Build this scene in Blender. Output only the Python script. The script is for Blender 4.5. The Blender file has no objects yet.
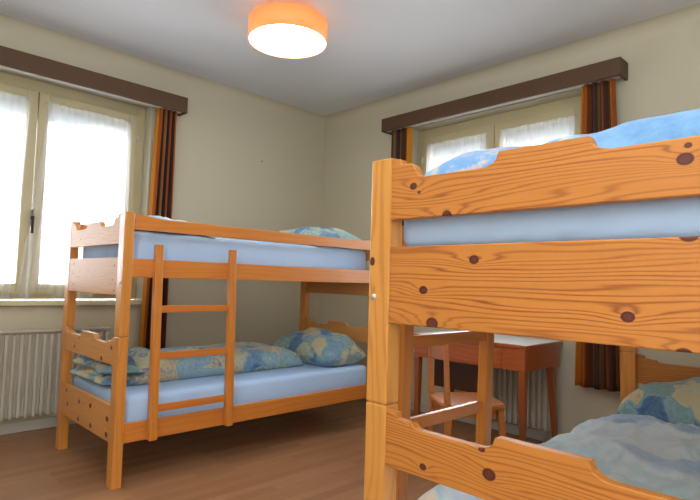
import bpy, bmesh, math, random
from mathutils import Vector, Matrix, noise
random.seed(7)
C = bpy.context.scene.collection
S = bpy.context.scene
PI = math.pi

# ------------------------------------------------------------------ camera
YAW, PITCH, ROLL, CH, FPX = 0.7949, 0.05907, 0.02811, 1.1448, 538.0
cam_d = bpy.data.cameras.new('camera'); cam = bpy.data.objects.new('camera', cam_d); C.objects.link(cam)
f = Vector((math.cos(YAW)*math.cos(PITCH), math.sin(YAW)*math.cos(PITCH), math.sin(PITCH)))
r = Vector((math.sin(YAW), -math.cos(YAW), 0)); u = r.cross(f)
r2 = r*math.cos(ROLL) + u*math.sin(ROLL); u2 = -r*math.sin(ROLL) + u*math.cos(ROLL)
m = Matrix(((r2.x, u2.x, -f.x, 0), (r2.y, u2.y, -f.y, 0), (r2.z, u2.z, -f.z, CH), (0, 0, 0, 1)))
cam.matrix_world = m
cam_d.sensor_width = 36; cam_d.lens = FPX/700*36; cam_d.clip_start = 0.02
S.camera = cam

# ------------------------------------------------------------------ world and daylight
W = bpy.data.worlds.new('world'); S.world = W; W.use_nodes = True
bg = W.node_tree.nodes['Background']; bg.inputs[0].default_value = (0.86, 0.93, 1.0, 1); bg.inputs[1].default_value = 12
XB, YA, ZC, XK, YR = 3.932, 4.465, 2.953, -1.5, -1.7     # wall B, wall A, ceiling, back wall, right wall
def area(name, loc, rot, sx, sy, e, col=(1, 1, 1), portal=False):
    d = bpy.data.lights.new(name, 'AREA'); d.shape = 'RECTANGLE'; d.size = sx; d.size_y = sy; d.energy = e; d.color = col
    o = bpy.data.objects.new(name, d); C.objects.link(o); o.location = loc; o.rotation_euler = rot
    if portal: d.cycles.is_portal = True
    return o
area('daylight_portal', (1.1, YA+0.32, 1.75), (-PI/2, 0, 0), 1.7, 1.7, 1, portal=True)
area('daylight_portal', (XB+0.32, 2.39, 1.75), (0, PI/2, 0), 1.7, 1.7, 1, portal=True)
# added fill lights behind and beside the camera, in place of unseen daylight
area('daylight_fill', (XK+0.02, -0.75, 1.75), (0, -PI/2, 0), 1.5, 1.7, 46, (1, 0.99, 0.96))
area('daylight_fill', (-0.45, YR+0.02, 1.75), (PI/2, 0, 0), 1.8, 1.5, 20, (1, 0.99, 0.96))
# added unseen uplight below the ceiling, standing in for bounced light
area('ceiling_bounce_fill', (0.1, 0.6, 2.0), (PI, 0, 0), 1.6, 1.6, 105, (0.93, 0.96, 1))
S.view_settings.view_transform = 'Standard'; S.view_settings.look = 'None'
S.view_settings.exposure = -0.2; S.view_settings.gamma = 1; S.view_settings.use_curve_mapping = False

# ------------------------------------------------------------------ materials
def newmat(name):
    mt = bpy.data.materials.new(name); mt.use_nodes = True
    nt = mt.node_tree; b = nt.nodes['Principled BSDF']
    return mt, nt, b
def lin(c):
    return tuple((x/12.92 if x <= .04045 else ((x+.055)/1.055)**2.4) for x in [v/255 for v in c]) + (1,)
def N(nt, t, **kw):
    n = nt.nodes.new(t)
    for k, v in kw.items(): setattr(n, k, v)
    return n
def M(nt, op, a, b=None, c=None, clamp=False):
    n = nt.nodes.new('ShaderNodeMath'); n.operation = op; n.use_clamp = clamp
    for i, v in enumerate((a, b, c)):
        if v is None: continue
        if isinstance(v, (int, float)): n.inputs[i].default_value = v
        else: nt.links.new(v, n.inputs[i])
    return n.outputs[0]
def mixc(nt, fac, a, b):
    n = nt.nodes.new('ShaderNodeMix'); n.data_type = 'RGBA'
    if isinstance(fac, (int, float)): n.inputs[0].default_value = fac
    else: nt.links.new(fac, n.inputs[0])
    for i, v in ((6, a), (7, b)):
        if isinstance(v, tuple): n.inputs[i].default_value = v
        else: nt.links.new(v, n.inputs[i])
    return n.outputs[2]
def noise_t(nt, vec, scale, detail=3, rough=.5, w=None):
    n = nt.nodes.new('ShaderNodeTexNoise'); n.inputs['Scale'].default_value = scale
    n.inputs['Detail'].default_value = detail; n.inputs['Roughness'].default_value = rough
    if w is not None:
        n.noise_dimensions = '4D'; nt.links.new(w, n.inputs['W'])
    if vec is not None: nt.links.new(vec, n.inputs['Vector'])
    return n.outputs['Fac']
def bump(nt, b, h, s, d=.01):
    n = nt.nodes.new('ShaderNodeBump'); n.inputs['Strength'].default_value = s; n.inputs['Distance'].default_value = d
    nt.links.new(h, n.inputs['Height']); nt.links.new(n.outputs[0], b.inputs['Normal'])
def plain(name, col, rough=.6, metal=0, nz=.06, sc=8, bmp=0, coat=0):
    mt, nt, b = newmat(name)
    tc = N(nt, 'ShaderNodeTexCoord'); f_ = noise_t(nt, tc.outputs['Object'], sc, 4)
    c = lin(col); d = tuple(x*(1-nz*2) for x in c[:3]) + (1,); e = tuple(min(1, x*(1+nz)) for x in c[:3]) + (1,)
    nt.links.new(mixc(nt, f_, d, e), b.inputs['Base Color'])
    b.inputs['Roughness'].default_value = rough; b.inputs['Metallic'].default_value = metal
    b.inputs['Coat Weight'].default_value = coat
    if bmp:
        f2 = noise_t(nt, tc.outputs['Object'], sc*12, 3); bump(nt, b, f2, bmp, .004)
    return mt
def wood(name, base, dark, axis='x', knots=(), freq=48, amt=.55, rough=.32, coat=.5, kcol=(84, 34, 20), light=None):
    """varnished pine: growth lines run along the board and bend around the knots; knots = (u, v, radius)"""
    mt, nt, b = newmat(name)
    at = N(nt, 'ShaderNodeAttribute', attribute_name='gc')
    sp = N(nt, 'ShaderNodeSeparateXYZ'); nt.links.new(at.outputs['Vector'], sp.inputs[0])
    X, Y, Z = sp.outputs
    if axis == 'x': uu, vv = X, M(nt, 'ADD', Z, M(nt, 'MULTIPLY', Y, .8))
    elif axis == 'y': uu, vv = Y, M(nt, 'ADD', Z, M(nt, 'MULTIPLY', X, .8))
    else: uu, vv = Z, M(nt, 'ADD', Y, M(nt, 'MULTIPLY', X, .8))
    oi = N(nt, 'ShaderNodeObjectInfo'); rnd = M(nt, 'MULTIPLY', oi.outputs['Random'], 37.0)
    cb = N(nt, 'ShaderNodeCombineXYZ')
    nt.links.new(M(nt, 'MULTIPLY', uu, 1.1), cb.inputs[0]); nt.links.new(M(nt, 'MULTIPLY', vv, 7.0), cb.inputs[1])
    n1 = noise_t(nt, cb.outputs[0], 1.0, 2, .45, rnd)
    g = M(nt, 'ADD', vv, M(nt, 'MULTIPLY', M(nt, 'SUBTRACT', n1, .5), .16))
    core = None
    for (ku, kv, kr) in knots:
        du = M(nt, 'SUBTRACT', uu, ku); dv = M(nt, 'SUBTRACT', vv, kv)
        a_ = M(nt, 'POWER', M(nt, 'DIVIDE', M(nt, 'ABSOLUTE', du), kr*5.5), 1.4); b_ = M(nt, 'POWER', M(nt, 'DIVIDE', M(nt, 'ABSOLUTE', dv), kr*1.9), 2.0)
        e_ = M(nt, 'EXPONENT', M(nt, 'MULTIPLY', M(nt, 'ADD', a_, b_), -1.0))
        g = M(nt, 'ADD', g, M(nt, 'MULTIPLY', e_, kr*2.6))
        k1 = M(nt, 'POWER', M(nt, 'DIVIDE', M(nt, 'ABSOLUTE', du), kr*1.25), 2.0); k2 = M(nt, 'POWER', M(nt, 'DIVIDE', M(nt, 'ABSOLUTE', dv), kr), 2.0)
        kd = M(nt, 'SUBTRACT', 1.35, M(nt, 'ADD', k1, k2), clamp=True)
        core = kd if core is None else M(nt, 'MAXIMUM', core, kd)
    cb4 = N(nt, 'ShaderNodeCombineXYZ'); nt.links.new(M(nt, 'MULTIPLY', uu, .9), cb4.inputs[0]); nt.links.new(M(nt, 'MULTIPLY', vv, 34), cb4.inputs[1])
    g = M(nt, 'ADD', g, M(nt, 'MULTIPLY', M(nt, 'SUBTRACT', noise_t(nt, cb4.outputs[0], 1.0, 2, .5, rnd), .5), .045))
    s = M(nt, 'SINE', M(nt, 'MULTIPLY', g, freq*2*PI))
    s = M(nt, 'POWER', M(nt, 'MULTIPLY_ADD', s, .5, .5), 4.5)
    cb2 = N(nt, 'ShaderNodeCombineXYZ')
    nt.links.new(M(nt, 'MULTIPLY', uu, 5), cb2.inputs[0]); nt.links.new(M(nt, 'MULTIPLY', vv, 160), cb2.inputs[1])
    n2 = noise_t(nt, cb2.outputs[0], 1.0, 3, .6, rnd)
    cb3 = N(nt, 'ShaderNodeCombineXYZ')
    nt.links.new(M(nt, 'MULTIPLY', uu, 1.3), cb3.inputs[0]); nt.links.new(M(nt, 'MULTIPLY', vv, 16), cb3.inputs[1])
    n3 = noise_t(nt, cb3.outputs[0], 1.0, 2, .5, rnd)
    fac = M(nt, 'ADD', M(nt, 'MULTIPLY', M(nt, 'MULTIPLY', s, n3), amt*1.7), M(nt, 'MULTIPLY', M(nt, 'SUBTRACT', n2, .42), amt*.5), clamp=True)
    B, D = lin(base), lin(dark)
    L = lin(light) if light else tuple(min(1, x*1.18) for x in B[:3]) + (1,)
    col = mixc(nt, n3, B, L); col = mixc(nt, fac, col, D)
    if core is not None:
        col = mixc(nt, M(nt, 'MULTIPLY', core, 2.6, clamp=True), col, lin(kcol))
        col = mixc(nt, M(nt, 'MULTIPLY', M(nt, 'SUBTRACT', core, .75, clamp=True), 2.0, clamp=True), col, lin((104, 52, 40)))
    nt.links.new(col, b.inputs['Base Color'])
    b.inputs['Roughness'].default_value = rough; b.inputs['Coat Weight'].default_value = coat; b.inputs['Coat Roughness'].default_value = .3
    bump(nt, b, n2, .08, .002)
    return mt
PB, PD = (222, 128, 36), (158, 66, 10)         # pine of the bunk beds
M_railx = wood('pine_rail', (206, 128, 52), (176, 92, 30), 'x', amt=.3, freq=30)
M_post = wood('pine_post', (208, 138, 60), (174, 102, 34), 'z', amt=.35, freq=34)
M_postk = wood('pine_post_knotty', (204, 144, 70), (174, 102, 34), 'z', ((1.205, .012, .009), (.52, .03, .008)), amt=.45, freq=40)
M_lad = wood('pine_ladder', (200, 126, 48), (168, 88, 30), 'z', amt=.3, freq=34)
M_rung = wood('pine_rung', (198, 118, 44), (164, 80, 26), 'x', amt=.3, freq=30)
M_seat = wood('beech_chair', (190, 116, 56), (146, 80, 34), 'x', amt=.25, freq=30)
M_desk = wood('desk_wood', (172, 84, 28), (110, 46, 14), 'y', amt=.3, freq=26, rough=.42, coat=1)
M_deskleg = wood('desk_leg_wood', (150, 80, 36), (104, 50, 18), 'z', amt=.3, freq=26)
M_darkpanel = wood('dark_panel_wood', (72, 44, 24), (42, 24, 12), 'y', amt=.3, freq=26)
M_valance = plain('valance_brown', (90, 64, 42), .55, nz=.1, sc=5, bmp=.1)
M_white = plain('white_metal', (205, 205, 198), .4)
M_cream = plain('cream_paint', (194, 184, 148), .45, nz=.05, sc=4)
M_sill = plain('sill_paint', (212, 206, 172), .45, nz=.05, sc=4)
M_radm = plain('radiator_enamel', (196, 192, 178), .4, nz=.04)
M_bb = plain('baseboard_paint', (190, 188, 180), .5)
M_dark = plain('dark_metal', (50, 44, 38), .4, .6)
M_blind = plain('roller_shutter', (120, 128, 128), .6)

def wallmat(name, col, bmp=.12):
    mt, nt, b = newmat(name)
    tc = N(nt, 'ShaderNodeTexCoord'); n1 = noise_t(nt, tc.outputs['Object'], 1.2, 3); n2 = noise_t(nt, tc.outputs['Object'], 90, 4, .6)
    c = lin(col); d = tuple(x*.94 for x in c[:3]) + (1,)
    nt.links.new(mixc(nt, n1, d, c), b.inputs['Base Color']); b.inputs['Roughness'].default_value = .85
    bump(nt, b, n2, bmp, .003)
    return mt
M_wall = wallmat('plaster_wall', (205, 199, 177))
M_ceil = wallmat('plaster_ceiling', (222, 224, 226), .06)

def floormat():
    mt, nt, b = newmat('laminate_floor')
    tc = N(nt, 'ShaderNodeTexCoord')
    br = N(nt, 'ShaderNodeTexBrick'); nt.links.new(tc.outputs['Object'], br.inputs['Vector'])
    br.offset = .37; br.offset_frequency = 2
    br.inputs['Scale'].default_value = 1; br.inputs['Brick Width'].default_value = .62; br.inputs['Row Height'].default_value = .065
    br.inputs['Mortar Size'].default_value = .0012; br.inputs['Mortar Smooth'].default_value = .3; br.inputs['Bias'].default_value = 0
    br.inputs['Color1'].default_value = lin((150, 106, 72)); br.inputs['Color2'].default_value = lin((176, 130, 92)); br.inputs['Mortar'].default_value = lin((136, 96, 64))
    mp = N(nt, 'ShaderNodeMapping'); mp.inputs['Scale'].default_value = (2, 34, 1); nt.links.new(tc.outputs['Object'], mp.inputs[0])
    n = noise_t(nt, mp.outputs[0], 1.5, 5, .6)
    col = mixc(nt, M(nt, 'MULTIPLY', n, .45), br.outputs['Color'], lin((124, 80, 50)))
    nt.links.new(col, b.inputs['Base Color']); b.inputs['Roughness'].default_value = .42
    bump(nt, b, n, .03, .002)
    return mt
M_floor = floormat()

def fabric(name, cols, scale=4.5, rough=.9, fine=.12):
    """blotchy printed cotton: cols = [(pos, rgb), ...]"""
    mt, nt, b = newmat(name)
    at = N(nt, 'ShaderNodeAttribute', attribute_name='gc')
    n0 = N(nt, 'ShaderNodeTexNoise'); n0.inputs['Scale'].default_value = scale*.8; nt.links.new(at.outputs['Vector'], n0.inputs['Vector'])
    va = N(nt, 'ShaderNodeVectorMath'); va.operation = 'MULTIPLY_ADD'; va.inputs[1].default_value = (.35, .35, .35)
    nt.links.new(n0.outputs['Color'], va.inputs[0]); nt.links.new(at.outputs['Vector'], va.inputs[2])
    vo = N(nt, 'ShaderNodeTexVoronoi'); vo.feature = 'SMOOTH_F1'; vo.inputs['Smoothness'].default_value = .35
    vo.inputs['Scale'].default_value = scale*1.1; nt.links.new(va.outputs[0], vo.inputs['Vector'])
    sp = N(nt, 'ShaderNodeSeparateColor'); nt.links.new(vo.outputs['Color'], sp.inputs[0])
    nf = noise_t(nt, at.outputs['Vector'], scale*7, 5, .7)
    fac = M(nt, 'ADD', sp.outputs[0], M(nt, 'MULTIPLY', M(nt, 'SUBTRACT', nf, .5), .62), clamp=True)
    cr = N(nt, 'ShaderNodeValToRGB'); nt.links.new(fac, cr.inputs[0])
    el = cr.color_ramp.elements
    while len(el) > 1: el.remove(el[-1])
    el[0].position = cols[0][0]; el[0].color = lin(cols[0][1])
    for p_, c_ in cols[1:]:
        e = el.new(p_); e.color = lin(c_)
    nt.links.new(cr.outputs[0], b.inputs['Base Color']); b.inputs['Roughness'].default_value = rough
    b.inputs['Sheen Weight'].default_value = .2
    return mt
PRINT = [(0, (70, 106, 146)), (.22, (112, 150, 178)), (.42, (150, 180, 188)), (.58, (118, 158, 162)), (.72, (192, 194, 164)), (.86, (206, 182, 136)), (1, (96, 134, 164))]
PRINT_L = [(0, (146, 182, 216)), (.2, (180, 206, 232)), (.42, (212, 228, 238)), (.6, (178, 212, 224)), (.72, (210, 224, 226)), (.84, (232, 214, 196)), (1, (168, 202, 232))]
M_duvet = fabric('printed_cotton', PRINT, 6.5)
M_duvetL = fabric('light_printed_cotton', PRINT_L, 2.4)
M_duvetM = fabric('blue_printed_cotton', [(0, (84, 134, 188)), (.3, (120, 168, 208)), (.55, (140, 184, 206)), (.72, (176, 192, 190)), (.86, (206, 190, 166)), (1, (104, 154, 204))], 2.4)
M_pillowF = fabric('printed_pillow_cotton', PRINT, 6)
M_sheet = plain('blue_sheet_cotton', (182, 213, 252), .85, nz=.03, sc=5, bmp=.05)

def curtainmat():
    mt, nt, b = newmat('striped_curtain')
    at = N(nt, 'ShaderNodeAttribute', attribute_name='gc'); sp = N(nt, 'ShaderNodeSeparateXYZ'); nt.links.new(at.outputs['Vector'], sp.inputs[0])
    cr = N(nt, 'ShaderNodeValToRGB'); nt.links.new(sp.outputs[0], cr.inputs[0]); cr.color_ramp.interpolation = 'CONSTANT'
    st = [(0, (214, 142, 30)), (.10, (176, 90, 26)), (.22, (124, 64, 28)), (.29, (84, 50, 34)), (.36, (150, 104, 56)), (.41, (78, 50, 42)), (.49, (132, 98, 66)), (.54, (66, 42, 42)), (.62, (150, 78, 34)), (.70, (84, 52, 38)), (.77, (140, 98, 56)), (.82, (76, 46, 36)), (.88, (184, 104, 36)), (.95, (164, 88, 30))]
    el = cr.color_ramp.elements
    while len(el) > 1: el.remove(el[-1])
    el[0].position = 0; el[0].color = lin(st[0][1])
    for p_, c_ in st[1:]:
        e = el.new(p_); e.color = lin(c_)
    nt.links.new(cr.outputs[0], b.inputs['Base Color']); b.inputs['Roughness'].default_value = .8
    tr = N(nt, 'ShaderNodeBsdfTranslucent'); nt.links.new(cr.outputs[0], tr.inputs[0])
    mx = N(nt, 'ShaderNodeMixShader'); mx.inputs[0].default_value = .3
    nt.links.new(b.outputs[0], mx.inputs[1]); nt.links.new(tr.outputs[0], mx.inputs[2])
    nt.links.new(mx.outputs[0], nt.nodes['Material Output'].inputs[0])
    return mt
M_curt = curtainmat()
def sheermat():
    mt, nt, b = newmat('sheer_net')
    b.inputs['Base Color'].default_value = (.9, .9, .9, 1); b.inputs['Roughness'].default_value = .9
    tr = N(nt, 'ShaderNodeBsdfTranslucent'); tr.inputs[0].default_value = (.93, .93, .93, 1)
    tp = N(nt, 'ShaderNodeBsdfTransparent')
    m1 = N(nt, 'ShaderNodeMixShader'); m1.inputs[0].default_value = .65
    nt.links.new(b.outputs[0], m1.inputs[1]); nt.links.new(tr.outputs[0], m1.inputs[2])
    m2 = N(nt, 'ShaderNodeMixShader'); m2.inputs[0].default_value = .55
    nt.links.new(m1.outputs[0], m2.inputs[1]); nt.links.new(tp.outputs[0], m2.inputs[2])
    nt.links.new(m2.outputs[0], nt.nodes['Material Output'].inputs[0])
    return mt
M_sheer = sheermat()
def glassmat():
    mt, nt, b = newmat('window_glass')
    tp = N(nt, 'ShaderNodeBsdfTransparent'); gl = N(nt, 'ShaderNodeBsdfGlossy'); gl.inputs['Roughness'].default_value = .02
    fr = N(nt, 'ShaderNodeFresnel'); m1 = N(nt, 'ShaderNodeMixShader'); nt.links.new(fr.outputs[0], m1.inputs[0])
    nt.links.new(tp.outputs[0], m1.inputs[1]); nt.links.new(gl.outputs[0], m1.inputs[2])
    nt.links.new(m1.outputs[0], nt.nodes['Material Output'].inputs[0])
    return mt
M_glass = glassmat()
def emis(name, col, st):
    mt, nt, b = newmat(name); b.inputs['Base Color'].default_value = lin(col); b.inputs['Emission Color'].default_value = lin(col); b.inputs['Emission Strength'].default_value = st
    return mt
M_lampdif = emis('lamp_diffuser', (255, 248, 232), 17)
M_lampsh = emis('lamp_shade_orange', (238, 146, 82), .8)

# ------------------------------------------------------------------ mesh helpers
class MB:
    def __init__(s): s.bm = bmesh.new()
    def box(s, x0, x1, y0, y1, z0, z1, bev=0.0, seg=2):
        x0, x1 = min(x0, x1), max(x0, x1); y0, y1 = min(y0, y1), max(y0, y1)
        g = bmesh.ops.create_cube(s.bm, size=1); vs = g['verts']
        for v in vs: v.co = Vector(((x0+x1)/2+v.co.x*(x1-x0), (y0+y1)/2+v.co.y*(y1-y0), (z0+z1)/2+v.co.z*(z1-z0)))
        if bev:
            es = list({e for v in vs for e in v.link_edges})
            bmesh.ops.bevel(s.bm, geom=es, offset=bev, segments=seg, affect='EDGES', profile=.5)
        return s
    def hexa(s, pts, bev=0.0):
        """8 points: bottom 4 loop then top 4 loop"""
        vs = [s.bm.verts.new(p) for p in pts]
        fs = [s.bm.faces.new([vs[i] for i in q]) for q in ((3, 2, 1, 0), (4, 5, 6, 7), (0, 1, 5, 4), (1, 2, 6, 5), (2, 3, 7, 6), (3, 0, 4, 7))]
        bmesh.ops.recalc_face_normals(s.bm, faces=fs)
        if bev: bmesh.ops.bevel(s.bm, geom=list({e for f_ in fs for e in f_.edges}), offset=bev, segments=2, affect='EDGES', profile=.5)
        return s
    def taper(s, c0, w0, d0, c1, w1, d1, bev=.003):
        """leg from bottom centre c0 (w0 x d0) to top centre c1"""
        P = []
        for c, w, d in ((c0, w0, d0), (c1, w1, d1)):
            for a, b in ((-1, -1), (1, -1), (1, 1), (-1, 1)): P.append((c[0]+a*w/2, c[1]+b*d/2, c[2]))
        return s.hexa(P, bev)
    def prism(s, prof, axis, a0, a1, bev=0.0):
        """prof in (u, z); axis 'x' -> u is x and it is extruded along y from a0 to a1; 'y' -> u is y, extruded along x"""
        def P(uv, a): return (uv[0], a, uv[1]) if axis == 'x' else (a, uv[0], uv[1])
        A = [s.bm.verts.new(P(p, a0)) for p in prof]; B = [s.bm.verts.new(P(p, a1)) for p in prof]
        fs = [s.bm.faces.new(A), s.bm.faces.new(B)]
        n = len(A)
        for i in range(n): fs.append(s.bm.faces.new((A[i], A[(i+1) % n], B[(i+1) % n], B[i])))
        bmesh.ops.recalc_face_normals(s.bm, faces=fs)
        if bev:
            es = [e for f_ in fs[:2] for e in f_.edges]
            bmesh.ops.bevel(s.bm, geom=es, offset=bev, segments=2, affect='EDGES', profile=.5)
        return s
    def tube(s, pts, rad, n=10, caps=True):
        rings = []
        for i, p in enumerate(pts):
            p = Vector(p); d = (Vector(pts[min(i+1, len(pts)-1)]) - Vector(pts[max(i-1, 0)])).normalized()
            a = Vector((0, 0, 1)) if abs(d.z) < .9 else Vector((1, 0, 0))
            e1 = d.cross(a).normalized(); e2 = d.cross(e1)
            rr = rad[i] if isinstance(rad, (list, tuple)) else rad
            rings.append([s.bm.verts.new(p+e1*rr*math.cos(2*PI*k/n)+e2*rr*math.sin(2*PI*k/n)) for k in range(n)])
        fs = []
        for a, b in zip(rings, rings[1:]):
            for k in range(n): fs.append(s.bm.faces.new((a[k], a[(k+1) % n], b[(k+1) % n], b[k])))
        if caps: fs += [s.bm.faces.new(rings[0]), s.bm.faces.new(rings[-1])]
        bmesh.ops.recalc_face_normals(s.bm, faces=fs)
        return s
    def lathe(s, prof, n=48, c=(0, 0, 0)):
        rings = []
        for (rr, z) in prof:
            if rr < 1e-6: rings.append([s.bm.verts.new((c[0], c[1], c[2]+z))])
            else: rings.append([s.bm.verts.new((c[0]+rr*math.cos(2*PI*k/n), c[1]+rr*math.sin(2*PI*k/n), c[2]+z)) for k in range(n)])
        fs = []
        for a, b in zip(rings, rings[1:]):
            for k in range(n):
                k2 = (k+1) % n
                if len(a) == 1: fs.append(s.bm.faces.new((a[0], b[k2], b[k])))
                elif len(b) == 1: fs.append(s.bm.faces.new((a[k], a[k2], b[0])))
                else: fs.append(s.bm.faces.new((a[k], a[k2], b[k2], b[k])))
        bmesh.ops.recalc_face_normals(s.bm, faces=fs)
        return s
    def grid(s, nx, ny, fn, closed=False):
        """fn(i/nx, j/ny) -> point"""
        V = [[s.bm.verts.new(fn(i/nx, j/ny)) for j in range(ny+1)] for i in range(nx+1)]
        for i in range(nx):
            for j in range(ny): s.bm.faces.new((V[i][j], V[i+1][j], V[i+1][j+1], V[i][j+1]))
        return V
    def build(s, name, mat, parent=None, smooth=False, gc=None, my=1, loc=None):
        me = bpy.data.meshes.new(name)
        at = [tuple(gc(v.co)) if gc else (v.co.x, v.co.y*my, v.co.z) for v in s.bm.verts]
        s.bm.to_mesh(me); s.bm.free()
        a = me.attributes.new('gc', 'FLOAT_VECTOR', 'POINT'); a.data.foreach_set('vector', [c for t in at for c in t])
        me.materials.append(mat)
        if smooth: me.polygons.foreach_set('use_smooth', [True]*len(me.polygons))
        o = bpy.data.objects.new(name, me); C.objects.link(o)
        if parent: o.parent = parent
        if loc: o.location = loc
        return o
def tag(o, label, cat, group=None, kind=None):
    if label: o['label'] = label
    if cat: o['category'] = cat
    if group: o['group'] = group
    if kind: o['kind'] = kind
    return o
def empty(name, loc=(0, 0, 0), rz=0):
    o = bpy.data.objects.new(name, None); C.objects.link(o); o.location = loc; o.rotation_euler = (0, 0, rz); o.empty_display_size = .1
    return o
def struct(o): o['kind'] = 'structure'; return o

# ------------------------------------------------------------------ room shell
T = .34                                                                        # wall thickness
struct(MB().box(XK-T, XB+T, YR-T, YA+T, -.1, 0).build('floor', M_floor))
struct(MB().box(XK-T, XB+T, YR-T, YA+T, ZC, ZC+.15).build('ceiling', M_ceil))
A0, A1, Z0, Z1 = .27, 1.95, .90, 2.62                                          # window A opening (x) and heights
B0, B1 = 1.55, 3.23                                                            # window B opening (y)
w = MB(); w.box(XK-T, A0, YA, YA+T, 0, ZC); w.box(A1, XB+T, YA, YA+T, 0, ZC); w.box(A0, A1, YA, YA+T, 0, Z0); w.box(A0, A1, YA, YA+T, Z1, ZC)
struct(w.build('wall_left', M_wall))
w = MB(); w.box(XB, XB+T, YR-T, B0, 0, ZC); w.box(XB, XB+T, B1, YA, 0, ZC); w.box(XB, XB+T, B0, B1, 0, Z0); w.box(XB, XB+T, B0, B1, Z1, ZC)
struct(w.build('wall_front', M_wall))
struct(MB().box(XK-T, XK, YR-T, YA, 0, ZC).build('wall_back', M_wall))
struct(MB().box(XK, XB, YR-T, YR, 0, ZC).build('wall_right', M_wall))
# rounded cove between walls and ceiling
def cove(name, p0, p1, nrm, R=.10):
    b_ = MB(); p0, p1, nrm = Vector(p0), Vector(p1), Vector(nrm)
    rows = [[b_.bm.verts.new(p + nrm*(R-R*math.cos(k/10*PI/2)+.0005) + Vector((0, 0, ZC-R+R*math.sin(k/10*PI/2)-.0005))) for k in range(11)] for p in (p0, p1)]
    for k in range(10): b_.bm.faces.new((rows[0][k], rows[1][k], rows[1][k+1], rows[0][k+1]))
    bmesh.ops.recalc_face_normals(b_.bm, faces=b_.bm.faces[:])
    return struct(b_.build(name, M_wall, None, True))
cove('trim_1', (XK, YA, 0), (XB, YA, 0), (0, -1, 0)); cove('trim_2', (XB, YR, 0), (XB, YA, 0), (-1, 0, 0))
struct(MB().box(XK, XB, YA-.016, YA, 0, .075, .003).build('baseboard_left', M_bb))
struct(MB().box(XB-.016, XB, YR, YA-.016, 0, .075, .003).build('baseboard_front', M_bb))

# windows: built in a frame where u runs along the wall and v goes outward
def window(name, mp, uc, hand):
    """mp(u, v) -> (x, y): u along the wall, v outward from the wall face"""
    root = struct(empty(name, (*mp(uc, 0), 0)))
    bx, by = mp(uc, 0)
    def box(b_, u0, u1, v0, v1, z0, z1, bev=.004):
        (xa, ya), (xb, yb) = mp(u0, v0), mp(u1, v1)
        b_.box(xa-bx, xb-bx, ya-by, yb-by, z0, z1, bev)
    hw = .84
    fr = MB()
    for a, b_ in ((-hw, -hw+.075), (hw-.075, hw)): box(fr, uc+a, uc+b_, .13, .20, Z0+.045, Z1)
    box(fr, uc-hw+.075, uc+hw-.075, .13, .20, Z1-.09, Z1); box(fr, uc-hw+.075, uc+hw-.075, .13, .20, Z0+.045, Z0+.09)
    fr.build('window_frame', M_cream, root)
    for s in (-1, 1):
        cs = MB(); e0, e1 = sorted((uc+s*.004, uc+s*(hw-.08))); z0, z1 = Z0+.085, Z1-.095
        box(cs, e0, e0+.072, .10, .155, z0, z1); box(cs, e1-.072, e1, .10, .155, z0, z1)
        box(cs, e0+.072, e1-.072, .10, .155, z0, z0+.08); box(cs, e0+.072, e1-.072, .10, .155, z1-.07, z1)
        c_ = cs.build('casement', M_cream, root)
        g = MB(); box(g, e0+.06, e1-.06, .125, .131, z0+.07, z1-.06, 0); g.build('glass_pane', M_glass, c_)
        for zz in (Z0+.35, Z1-.3):
            h = MB(); eo = uc+s*(hw-.075)
            x_, y_ = mp(eo, .095); h.tube([(x_-bx, y_-by, zz-.03), (x_-bx, y_-by, zz+.03)], .007, 10); h.build('hinge', M_white, c_, True)
    h = MB(); box(h, uc-.012, uc+.012, .088, .10, 1.5, 1.62, .003); box(h, uc-.009, uc+.009, .06, .088, 1.55, 1.57, .003); box(h, uc-.008, uc+.008, .055, .07, 1.44, 1.57, .003)
    h.build('window_handle', M_dark, root)
    sl = MB(); box(sl, uc-hw-.03, uc+hw+.03, -.045, .14, Z0+.005, Z0+.04, .006); sl.build('window_sill', M_sill, root)
    bl = MB(); box(bl, uc-hw+.02, uc+hw-.02, .24, .31, Z1-.27, Z1-.03)
    for k in range(5): box(bl, uc-hw+.02, uc+hw-.02, .232, .24, Z1-.27+.045*k, Z1-.235+.045*k, .002)
    bl.build('roller_shutter', M_blind, root)
    return root
mpA = lambda u_, v_: (u_, YA+v_)
mpB = lambda u_, v_: (XB+v_, u_)
window('window_1', mpA, (A0+A1)/2, 1)
window('window_2', mpB, (B0+B1)/2, 1)
# speck on the wall
tag(MB().lathe([(0, 0), (.006, .001), (.006, .004), (0, .006)], 12).build('nail', M_dark, loc=(3.10, YA-.003, 2.33)), 'tiny dark nail in the beige wall above the far bunk bed', 'nail')
bpy.data.objects['nail'].rotation_euler = (PI/2, 0, 0)

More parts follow.
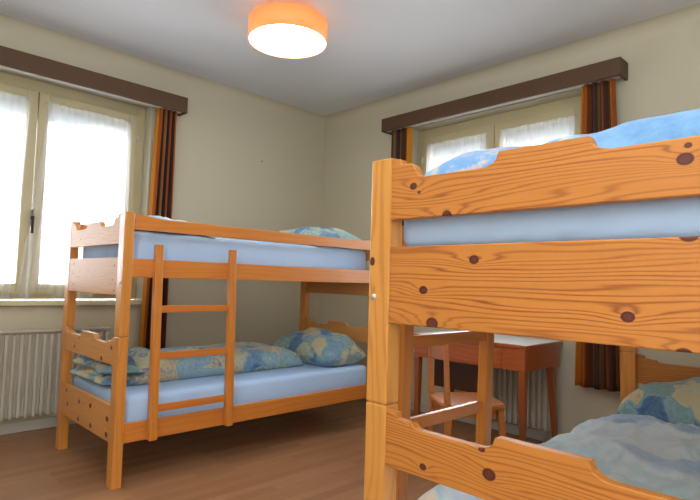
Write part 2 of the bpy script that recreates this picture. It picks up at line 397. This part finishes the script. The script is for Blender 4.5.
# sheer net curtains
def sheer(name, mp, t0, t1, b0, b1, zt, zb, v, pleats, label, seed, arch=()):
    bx, by = mp((t0+t1)/2, v)
    root_z = zt
    b_ = MB(); rnd = random.Random(seed)
    ph = [rnd.uniform(0, 6) for _ in range(3)]
    def fn(a, t):
        u_ = (t0+(t1-t0)*a)*(1-t) + (b0+(b1-b0)*a)*t
        amp = .004+.009*t
        o = amp*math.sin(a*pleats*2*PI+ph[0]+1.2*math.sin(a*7+ph[1]))+.004*math.sin(a*pleats*4.3*PI+ph[2])*t
        z_ = zt+(zb-zt)*t
        for (ac, aw, ah) in arch: z_ += t**3*ah*math.exp(-((a-ac)/aw)**4)
        x_, y_ = mp(u_, v+o)
        return (x_-bx, y_-by, z_-root_z)
    b_.grid(110, 46, fn)
    o = b_.build(name, M_sheer, None, True, loc=(bx, by, root_z))
    tag(o, label, 'curtain', 'sheer net curtains on the windows')
    rd = MB(); x0, y0 = mp(t0-.01, v+.012); x1, y1 = mp(t1+.01, v+.012)
    rd.tube([(x0-bx, y0-by, 0), (x1-bx, y1-by, 0)], .004, 8); rd.build('curtain_rod', M_white, o, True)
    return o
ucA, ucB = (A0+A1)/2, (B0+B1)/2
sheer('net_curtain', mpA, ucA+.055, ucA+.70, ucA-.075, ucA+.72, 2.455, .95, .070, 12, 'white sheer net curtain on the right casement of the window beside the far bunk bed', 1, [(.20, .085, .07), (.8, .12, .05)])
sheer('net_curtain', mpA, ucA-.70, ucA-.06, ucA-.72, ucA-.115, 2.455, .952, .070, 12, 'white sheer net curtain hanging at the left edge of the photo', 2)
sheer('net_curtain', mpB, ucB+.06, ucB+.70, ucB+.05, ucB+.72, 2.455, .95, .070, 12, 'white sheer net curtain on the left casement of the window behind the near bunk bed', 3)
sheer('net_curtain', mpB, ucB-.70, ucB-.06, ucB-.72, ucB-.05, 2.455, .95, .070, 12, 'white sheer net curtain on the right casement of the window behind the near bunk bed', 4)

# valances
def valance(mp, u0, u1, z0, z1, label):
    bx, by = mp((u0+u1)/2, 0); root = empty('curtain_valance', (bx, by, z0)); tag(root, label, 'valance', 'brown curtain valances')
    def box(b_, a0, a1, v0, v1, c0, c1, bev=.003):
        (xa, ya), (xb, yb) = mp(a0, v0), mp(a1, v1); b_.box(xa-bx, xb-bx, ya-by, yb-by, c0-z0, c1-z0, bev); return b_
    box(MB(), u0, u1, -.15, -.13, z0, z1).build('front_board', M_valance, root)
    for a, b_ in ((u0, u0+.02), (u1-.02, u1)): box(MB(), a, b_, -.13, -.001, z0, z1).build('end_board', M_valance, root)
    box(MB(), u0+.02, u1-.02, -.13, -.001, z1-.02, z1).build('top_board', M_valance, root)
    box(MB(), u0+.03, u1-.03, -.112, -.06, z0+.005, z0+.02, .002).build('curtain_track', M_white, root)
    return root
valance(mpA, 0.0, 2.2, 2.575, 2.71, 'long brown wooden valance above the window beside the far bunk bed')
valance(mpB, 1.285, 3.47, 2.60, 2.725, 'long brown wooden valance above the window behind the near bunk bed')

def curtain(mp, t0, t1, b0, b1, zt, zb, label, seed, flip=False, np=4):
    uc = (t0+t1)/2; v = -.08
    bx, by = mp(uc, v); b_ = MB(); rnd = random.Random(seed); ph = rnd.uniform(0, 6); coords = {}
    def fn(a, t, off=0):
        u_ = (t0+(t1-t0)*a)*(1-t) + (b0+(b1-b0)*a)*t
        o = .026*math.sin(a*np*2*PI+ph)+.008*math.sin(a*np*4*PI+ph*2+t*2)
        u_ += .35*(t1-t0)/np*.5*math.cos(a*np*2*PI+ph)
        x_, y_ = mp(u_, v+o+off)
        return (x_-bx, y_-by, (zt+(zb-zt)*t)-zb)
    n, mrow = 90, 40
    V = b_.grid(n, mrow, fn); 
    at = []
    me_gc = [((1-i/n) if flip else i/n, j/mrow, 0) for i in range(n+1) for j in range(mrow+1)]
    me = bpy.data.meshes.new('curtain'); b_.bm.to_mesh(me); b_.bm.free()
    a = me.attributes.new('gc', 'FLOAT_VECTOR', 'POINT'); a.data.foreach_set('vector', [c for t in me_gc for c in t])
    me.materials.append(M_curt); me.polygons.foreach_set('use_smooth', [True]*len(me.polygons))
    o = bpy.data.objects.new('curtain', me); C.objects.link(o); o.location = (bx, by, zb)
    sm = o.modifiers.new('thick', 'SOLIDIFY'); sm.thickness = .003
    return tag(o, label, 'curtain', 'striped brown and orange curtains')
curtain(mpA, 1.965, 2.13, 1.905, 2.14, 2.578, .52, 'orange and brown striped curtain hanging behind the foot of the far bunk bed', 3)
curtain(mpB, 1.35, 1.58, 1.27, 1.62, 2.603, .46, 'orange and brown striped curtain right of the window behind the near bunk bed', 5, True)
curtain(mpB, 3.15, 3.40, 3.15, 3.42, 2.603, .46, 'orange and brown striped curtain left of the window behind the near bunk bed', 9)

# radiators
def radiator(mp, u0, u1, z0, z1, label):
    bx, by = mp((u0+u1)/2, 0); root = empty('radiator', (bx, by, z0)); tag(root, label, 'radiator', 'white panel radiators under the windows')
    def box(b_, a0, a1, v0, v1, c0, c1, bev=.004):
        (xa, ya), (xb, yb) = mp(a0, v0), mp(a1, v1); b_.box(xa-bx, xb-bx, ya-by, yb-by, c0-z0, c1-z0, bev); return b_
    fins = MB(); n = int((u1-u0)/.047)
    box(fins, u0, u1, -.075, -.045, z0+.01, z1-.02)
    for k in range(n):
        a = u0+(u1-u0)*(k+.5)/n
        box(fins, a-.013, a+.013, -.105, -.075, z0, z1-.03, .008)
    fins.build('fin_panel', M_radm, root)
    box(MB(), u0-.005, u1+.005, -.11, -.04, z1-.018, z1).build('top_grille', M_radm, root)
    for a in (u0+.12, u1-.12): box(MB(), a-.02, a+.02, -.045, -.001, z0+.15, z1-.1).build('wall_bracket', M_radm, root)
    pp = MB(); x0, y0 = mp(u0+.05, -.06); pp.tube([(x0-bx, y0-by, .02), (x0-bx, y0-by, -z0+.002)], .009, 10); pp.build('pipe', M_radm, root, True)
radiator(mpA, .30, 1.66, .115, .735, 'white ribbed radiator under the window at the left edge')
radiator(mpB, 1.80, 2.60, .10, .70, 'white ribbed radiator on the wall behind the writing desk')

# ceiling lamp
root = empty('ceiling_lamp', (2.19, 2.90, ZC)); tag(root, 'round ceiling lamp with orange drum shade and lit white diffuser', 'lamp')
MB().lathe([(.262, -.18), (.27, -.18), (.27, -.042), (.02, -.042), (.02, -.044), (.262, -.044), (.262, -.18)], 72).build('lamp_shade', M_lampsh, root, True)
MB().lathe([(0, -.175), (.262, -.175), (.262, -.167), (0, -.167)], 72).build('diffuser', M_lampdif, root)
MB().lathe([(0, -.183), (.009, -.183), (.012, -.176), (0, -.1755)], 20).build('finial', M_white, root, True)
MB().lathe([(0, -.0415), (.08, -.0415), (.085, 0), (0, 0)], 32).build('ceiling_rose', M_white, root)
pl = bpy.data.lights.new('lamp_glow', 'POINT'); pl.energy = 1.5; pl.color = (1, .72, .46); pl.shadow_soft_size = .05
po = bpy.data.objects.new('lamp_glow', pl); C.objects.link(po); po.parent = root; po.location = (0, 0, -.09)

# ------------------------------------------------------------------ bunk beds
BW, BL, HP, HJ = .958, 2.09, 1.497, .8097
TX, TY = .0545, .0757
def notch_profile(y0, y1, zb, zt, low, mid):
    """end board with stepped ends, two low notches and a raised centre; (y, z)"""
    yc = (y0+y1)/2
    half = [(y0, zt), (y0+.032, zt-.008), (y0+.036, zt-.022), (y0+.066, zt-.024), (y0+.078, zt-.03), (y0+.088, low+.016), (y0+.098, low+.004), (y0+.112, low)]
    for k in range(7):
        t = k/6; half.append((yc-.155+.05*t, low+(mid-low)*(1-math.sqrt(max(0, 1-t*t))) ))
    half += [(yc-.105, mid)]
    top = half + [(y0+y1-y, z) for y, z in reversed(half)]
    return [(y0, zb)] + top + [(y1, zb)]
def bunk(loc, s, label, knots, BW=.958, BL=2.09):
    root = empty('bunk_bed', loc); tag(root, label, 'bunk bed', 'pine bunk beds')
    def Y(y): return s*y
    def put(b_, name, mat, sm=False, par=None): return b_.build(name, mat, par or root, sm, my=s)
    for xa in (0, BL-TX):
        for ya in (0, BW-TY):
            b_ = MB(); b_.box(xa, xa+TX, Y(ya), Y(ya+TY), 0, HJ-.002, .004); b_.box(xa, xa+TX, Y(ya), Y(ya+TY), HJ+.002, HP, .004)
            b_.box(xa+.006, xa+TX-.006, Y(ya+.006), Y(ya+TY-.006), HJ-.01, HJ+.01)
            p = put(b_, 'corner_post', M_postk if s < 0 and xa == 0 and ya == 0 else M_post)
            if xa == 0 and ya == 0:
                b_ = MB(); b_.tube([(-.0035, Y(.022), 1.105), (.004, Y(.022), 1.105)], .008, 16); put(b_, 'bolt_cap', M_white, True, p)
    th = .028
    for xa, e in ((.0015, 0), (BL-th-.0015, 1)):
        for (zb, zt, lo, mi, nm) in ((1.32, 1.495, 1.43, 1.463, 'top_notched'), (.65, .803, .765, .797, 'low_notched')):
            pr = [(Y(y), z) for y, z in notch_profile(TY, BW-TY, zb, zt, lo, mi)]
            b_ = MB().prism(pr, 'y', xa, xa+th, .003); put(b_, 'notched_end_board', M_board(s, nm, knots[nm] if e == 0 else ()))
        for (z0, z1, nm) in ((1.034, 1.245, 'top_wide'), (.235, .435, 'low_wide')):
            b_ = MB().box(xa, xa+th, Y(TY), Y(BW-TY), z0, z1, .003); put(b_, 'wide_end_board', M_board(s, nm, knots[nm] if e == 0 else ()))
    for ya in (.0015, BW-.0015-.026):
        for z0, z1 in ((1.136, 1.240), (.234, .339)):
            put(MB().box(TX, BL-TX, Y(ya), Y(ya+.026), z0, z1, .004), 'side_rail', M_railx)
        n = 10
        top = [(TX+.005, 1.493)]+[(TX+.02+.02*k, 1.493-.02*(k/n)**1.0-(0 if k < 1 else 0)) for k in range(n+1)]
        pr = [(TX+.005, 1.402), (TX+.005, 1.486)]+[(TX+.02+.018*k, 1.473+.013*(.5+.5*math.cos(PI*k/n))) for k in range(n+1)]
        pr2 = pr + [(BL-x, z) for x, z in reversed(pr)]
        put(MB().prism(pr2, 'x', Y(ya), Y(ya+.024), .003), 'guard_rail', M_railx)
    for z in (1.200, .265):
        b_ = MB()
        for k in range(16): b_.box(TX+.02+k*.125, TX+.02+k*.125+.07, Y(.03), Y(BW-.03), z, z+.02, .003)
        b_.box(TX, BL-TX, Y(.0285), Y(.05), z-.02, z); b_.box(TX, BL-TX, Y(BW-.05), Y(BW-.0285), z-.02, z)
        put(b_, 'slatted_base', M_railx)
    for xa in (.170, .655):
        b_ = MB()
        prf = [(-.022, .24), (-.062, .24), (-.062, .26), (-.036, 1.18), (-.030, 1.25), (-.030, 1.325), (-.0005, 1.325), (-.0005, 1.12)]
        b_.prism([(Y(y), z) for y, z in prf], 'y', xa, xa+.046, .003)
        put(b_, 'ladder_upright', M_lad)
    for zt in (.98, .718, .43):
        dy = -.026*(1.18-zt)/.92; put(MB().box(.216, .655, Y(-.03+dy), Y(-.010+dy), zt-.04, zt, .004), 'ladder_rung', M_rung)
    return root
_bm = {}
def M_board(s, nm, kn):
    key = (s, nm, bool(kn))
    if key not in _bm:
        _bm[key] = wood('pine_board', (188, 122, 52) if s < 0 else (206, 146, 80), (128, 56, 18), 'y', kn, freq=78, amt=.62 if s < 0 else .22, rough=.5, coat=.12)
    return _bm[key]
# knot positions: (distance from the ladder side, height, radius)
K2 = {'top_notched': [(.155, 1.408, .009), (.175, 1.39, .004), (.265, 1.322, .011), (.795, 1.39, .011), (.80, 1.415, .005)],
      'top_wide': [(.347, 1.208, .010), (.195, 1.13, .010), (.225, 1.045, .014), (.695, 1.093, .010), (.80, 1.250, .013), (.79, 1.03, .012)],
      'low_notched': [(.205, .68, .008), (.395, .712, .013), (.375, .765, .007)], 'low_wide': []}
K1 = {'top_notched': [(.3, 1.36, .004), (.7, 1.37, .004)],
      'top_wide': [(.12, 1.2, .006), (.14, 1.12, .005), (.8, 1.21, .006), (.81, 1.15, .005), (.79, 1.08, .006), (.11, 1.06, .006)],
      'low_notched': [(.70, .69, .011), (.24, .67, .012), (.62, .75, .006), (.10, .745, .010)],
      'low_wide': [(.77, .32, .012), (.56, .37, .012), (.37, .38, .013), (.56, .265, .012), (.35, .27, .013), (.11, .355, .014), (.11, .27, .014), (.8, .4, .010)]}
B1L, B2L = (1.1734, 2.961, 0), (1.1245, 1.0653, 0)
bunk(B1L, 1, 'far pine bunk bed beside the left window, seen whole with its ladder', K1)
bunk(B2L, -1, 'near pine bunk bed filling the right side, its knotty end boards facing the camera', K2, 1.03, 2.05)

# ------------------------------------------------------------------ bedding
def fbm(x, y, z=0, o=3):
    t, a = 0, 1
    for k in range(o): t += a*noise.noise(Vector((x*2**k, y*2**k, z+k*7.3))); a *= .5
    return t
def slab(name, cx, cy, z0, lx, ly, h, mat, label, cat, group=None, nx=60, ny=40, hf=None, ef=3.0, rz=0, rag=.0, seed=0, belly=.0):
    """soft closed body resting on z0: rounded edge profile, height multiplied by hf(u, v)"""
    b_ = MB(); bm = b_.bm
    def edge(u_): return max(0.0, 1-abs(2*u_-1)**ef)**(1/2.2)
    T_, Bt = {}, {}
    for i in range(nx+1):
        for j in range(ny+1):
            u_ = .5-.5*math.cos(PI*i/nx)*1.0; v_ = .5-.5*math.cos(PI*j/ny)
            u_ = .6*u_+.4*i/nx; v_ = .6*v_+.4*j/ny
            x = (u_-.5)*lx; y = (v_-.5)*ly
            x += rag*fbm(y*4, seed+1.3, 2)*(abs(2*u_-1)**3)*(1 if u_ > .5 else -1)*2
            y += rag*fbm(x*4, seed+5.1, 4)*(abs(2*v_-1)**3)*(1 if v_ > .5 else -1)*2
            e = edge(u_)*edge(v_); hh = h*e*(hf(u_, v_, x, y) if hf else 1)
            T_[i, j] = bm.verts.new((x, y, belly*h+max(.0005, hh*(1-belly)) if e > 0 else belly*h))
            if 0 < i < nx and 0 < j < ny: Bt[i, j] = bm.verts.new((x, y, belly*h*(1-min(1, e*1.6))))
            else: Bt[i, j] = T_[i, j]
    for i in range(nx):
        for j in range(ny):
            bm.faces.new((T_[i, j], T_[i+1, j], T_[i+1, j+1], T_[i, j+1]))
            q = [Bt[i, j], Bt[i, j+1], Bt[i+1, j+1], Bt[i+1, j]]
            if len({v for v in q} & set()) == 0:
                try: bm.faces.new(q)
                except ValueError: pass
    bmesh.ops.recalc_face_normals(bm, faces=bm.faces[:])
    o = b_.build(name, mat, None, True, loc=(cx, cy, z0), gc=lambda c: (c.x+seed*1.7, c.y+seed*.9, c.z))
    o.rotation_euler = (0, 0, rz)
    return tag(o, label, cat, group)
def mattress(cx, cy, z0, h, label, ly=.785, lx=1.96):
    b_ = MB(); b_.box(-lx/2, lx/2, -ly/2, ly/2, 0, h, .035, 5)
    bmesh.ops.subdivide_edges(b_.bm, edges=[e for e in b_.bm.edges if e.calc_length() > .3], cuts=48, use_grid_fill=True)
    for v in b_.bm.verts:
        if v.co.z > h*.3: v.co.z += .0025*fbm(v.co.x*5, v.co.y*5, 1)
        if abs(v.co.x) > lx*.46: v.co.x -= math.copysign(.009*max(0, 1-abs(fbm(v.co.y*9+v.co.z*9, v.co.z*3-v.co.y*2, 4))*4)*max(0, 1-v.co.z/h*1.1), v.co.x)
        v.co.y += .003*fbm(v.co.x*7, v.co.z*14, cy)*(1 if abs(v.co.y) > ly*.45 else 0)
    o = b_.build('mattress', M_sheet, None, True, loc=(cx, cy, z0))
    return tag(o, label, 'mattress', 'mattresses in light blue sheets')
c1 = (B1L[0]+BL/2, B1L[1]+BW/2); c2 = (B2L[0]+1.025, B2L[1]-.515)
ZU, ZL = 1.2205, .2855
mattress(c1[0], c1[1], ZU, .186, 'mattress in a light blue sheet on the upper bunk of the far bed')
mattress(c1[0], c1[1], ZL, .19, 'mattress in a light blue sheet on the lower bunk of the far bed', ly=.86)
mattress(c2[0], c2[1], ZU+.022, .166, 'mattress in a light blue sheet on the upper bunk of the near bed', ly=.93, lx=1.92)
mattress(c2[0], c2[1], ZL, .19, 'mattress in a light blue sheet on the lower bunk of the near bed', ly=.93, lx=1.92)
TU, TL = ZU+.1915, ZL+.1955
def pil(u_, v_, x, y): return .86+.14*fbm(x*6, y*6, 3)+.04*math.sin(x*20+y*14)
# far bed, upper bunk
slab('pillow', 2.90, 3.44, TU, .54, .80, .185, M_pillowF, 'blue and cream printed pillow at the head of the far upper bunk', 'pillow', 'printed pillows', hf=pil, belly=.25, seed=1)
slab('duvet', 1.52, 3.30, TU, .52, .50, .115, M_duvetL, 'folded pale duvet at the foot of the far upper bunk', 'duvet', 'printed duvets', hf=lambda a, b, x, y: .85+.2*fbm(x*7, y*7, 8), seed=2, rag=.01)
# far bed, lower bunk: duvet folded lengthways, bunched at the foot
def dv1(a, b, x, y):
    foot = max(0, 1-a/.22)
    w_ = .86+.10*fbm(x*5, y*5, 2)
    k_ = min(1, foot*1.8); q_ = x*9+y*24+2.6*fbm(x*3, y*4, 9)
    w_ += k_*(.62*abs(math.sin(q_))-.34+.12*math.sin(y*60+x*30))
    return w_
fd = slab('duvet', 2.06, 3.56, TL, 1.38, .56, .175, M_duvet, 'blue and yellow printed duvet folded lengthways on the far lower bunk', 'duvet', 'printed duvets', nx=130, ny=60, hf=dv1, seed=3, rag=.008, ef=7)
for k, (dx, dy, dz, ly_, rx, ry) in enumerate(((-.02, .0, .004, .54, .02, .02), (.015, .03, .038, .50, -.07, -.08), (-.012, -.02, .072, .52, .08, .04), (.03, .02, .102, .46, -.06, .10))):
    q = slab('bunched_fold', 0, 0, 0, .24, ly_, .052, M_duvet, None, None, nx=30, ny=50, hf=lambda a, b, x, y: .8+.35*fbm(x*9, y*9, k), seed=20+k, rag=.02, ef=3)
    q.parent = fd; q.location = (1.335+dx-2.06, 3.55+dy-3.56, dz+.016); q.rotation_euler = (rx*.5, ry, .05*(-1)**k)
slab('pillow', 3.0, 3.42, TL, .40, .76, .27, M_pillowF, 'blue and cream printed pillow at the head of the far lower bunk', 'pillow', 'printed pillows', hf=pil, belly=.25, seed=4)
# near bed, upper bunk
def dv2(a, b, x, y): return .87+.12*fbm(x*4, y*4, 6)+.05*math.sin(y*18+3*fbm(x*3, y*3, 1))
slab('duvet', c2[0]-.04, c2[1], TU, 1.78, .86, .160, M_duvetM, 'light blue printed duvet lying on the near upper bunk', 'duvet', 'printed duvets', nx=100, ny=60, hf=dv2, seed=12, rag=.008, ef=9)
# near bed, lower bunk
def dv3(a, b, x, y):
    c_ = fbm(x*3.2, y*3.2, 11)
    r_ = 1-abs(fbm(x*3.5+2*y, y*5, 5))*1.6
    return .72+.22*c_+.20*r_*r_
slab('duvet', 1.98, c2[1], TL, 1.54, .90, .135, M_duvetL, 'rumpled light blue printed duvet on the near lower bunk', 'duvet', 'printed duvets', nx=150, ny=90, hf=dv3, seed=9, rag=.008, ef=7)
slab('pillow', 2.96, c2[1]+.025, TL, .32, .80, .265, M_pillowF, 'dark blue and teal printed pillow leaning at the head of the near lower bunk', 'pillow', 'printed pillows', hf=pil, belly=.25, seed=7)

# ------------------------------------------------------------------ desk
DX0, DX1, DY0, DY1, DZ = 3.34, 3.905, 1.7256, 2.68, .755
root = empty('writing_desk', (DX0, DY0, 0)); tag(root, 'brown wooden writing desk with tapered legs in front of the radiator', 'desk')
L_, D_ = DY1-DY0, DX1-DX0
MB().box(0, D_, 0, L_, DZ-.022, DZ, .004).build('desk_top', M_desk, root)
MB().box(.012, D_-.012, .012, L_-.012, DZ, DZ+.003, .001).build('desk_top_glare', plain('painted_glare', (226, 228, 228), .4, nz=.02, coat=.5), root)['label'] = 'pale inlay with window glare painted in'  # whitish inlay paints the window glare onto the brown desk top
b_ = MB(); b_.box(.012, .03, .012, L_-.012, DZ-.175, DZ-.0225, .003); b_.build('front_apron', M_desk, root)
for y0 in (.012, L_-.03): MB().box(.0305, D_-.03, y0, y0+.018, DZ-.175, DZ-.0225, .003).build('side_apron', M_desk, root)
MB().box(D_-.115, D_-.10, .031, L_-.031, DZ-.175, DZ-.0225, .003).build('back_apron', M_desk, root)
MB().box(.004, .0115, .18, L_-.18, DZ-.16, DZ-.04, .003).build('drawer_front', M_desk, root)
zt = DZ-.1755
for (x0, y0, dx, dy) in ((.035, .036, 0, 0), (D_-.13, .036, .09, 0), (.035, L_-.036, 0, 0), (D_-.13, L_-.036, .09, 0)):
    MB().taper((x0+dx, y0, 0), .03, .03, (x0, y0, zt), .05, .05).build('leg', M_deskleg, root)
MB().box(.20, .215, .44, L_-.07, .34, zt-.001, .002).build('dark_panel', M_darkpanel, root)  # thin dark panel under the left part of the desk

# ------------------------------------------------------------------ chair
ang = math.atan2(-.60, .80)
root = empty('wooden_chair', (2.87, 1.875, 0), ang); tag(root, 'light wooden chair with an open back, between the near bed and the desk', 'chair')
# local: +x is where the sitter faces, the back is at -x
sw, sd, sh = .40, .40, .45
pr = []
for k in range(33):
    a = 2*PI*k/32
    cx_, sy_ = math.cos(a), math.sin(a)
    pr.append((sd/2*abs(cx_)**.45*(1 if cx_ > 0 else -1), sw/2*abs(sy_)**.45*(1 if sy_ > 0 else -1)))
pr = pr[:-1]
b_ = MB(); A_ = [b_.bm.verts.new((x, y, sh-.028)) for x, y in pr]; B_ = [b_.bm.verts.new((x, y, sh)) for x, y in pr]
b_.bm.faces.new(A_); fb = b_.bm.faces.new(B_)
for i in range(32): b_.bm.faces.new((A_[i], A_[(i+1) % 32], B_[(i+1) % 32], B_[i]))
bmesh.ops.recalc_face_normals(b_.bm, faces=b_.bm.faces[:])
bmesh.ops.bevel(b_.bm, geom=[e for e in b_.bm.edges if abs(e.verts[0].co.z-e.verts[1].co.z) < 1e-6], offset=.006, segments=2, affect='EDGES')
b_.build('seat', M_seat, root)
for sx in (-1, 1):
    for sy in (-1, 1):
        MB().taper((sx*.18+.01*sx, sy*.18, 0), .026, .026, (sx*.155, sy*.155, sh-.0285), .036, .036).build('leg', M_seat, root)
for sy in (-1, 1):
    MB().hexa([(-.185, sy*.165-.019, sh+.0005), (-.155, sy*.165-.019, sh+.0005), (-.155, sy*.165+.019, sh+.0005), (-.185, sy*.165+.019, sh+.0005),
               (-.195, sy*.165-.016, .80), (-.173, sy*.165-.016, .80), (-.173, sy*.165+.016, .80), (-.195, sy*.165+.016, .80)], .004).build('back_post', M_seat, root)
for sy in (-1, 1): MB().box(-.125, .125, sy*.158-.009, sy*.158+.009, sh-.075, sh-.029, .003).build('seat_rail', M_seat, root)
for sx in (-1, 1): MB().box(sx*.158-.009, sx*.158+.009, -.138, .138, sh-.075, sh-.029, .003).build('seat_rail', M_seat, root)
b_ = MB(); P = []
n = 12
for k in range(n):
    y0, y1 = -.15+.30*k/n, -.15+.30*(k+1)/n
    c = lambda y: -.186-.03*(1-(y/.15)**2)
    b_.hexa([(c(y0)-.006+.008, y0, .70), (c(y0)+.014, y0, .70), (c(y1)+.014, y1, .70), (c(y1)+.002, y1, .70), (c(y0)-.008, y0, .795), (c(y0)+.006, y0, .795), (c(y1)+.006, y1, .795), (c(y1)-.008, y1, .795)])
bmesh.ops.remove_doubles(b_.bm, verts=b_.bm.verts[:], dist=.0005)
b_.build('top_rail', M_seat, root)
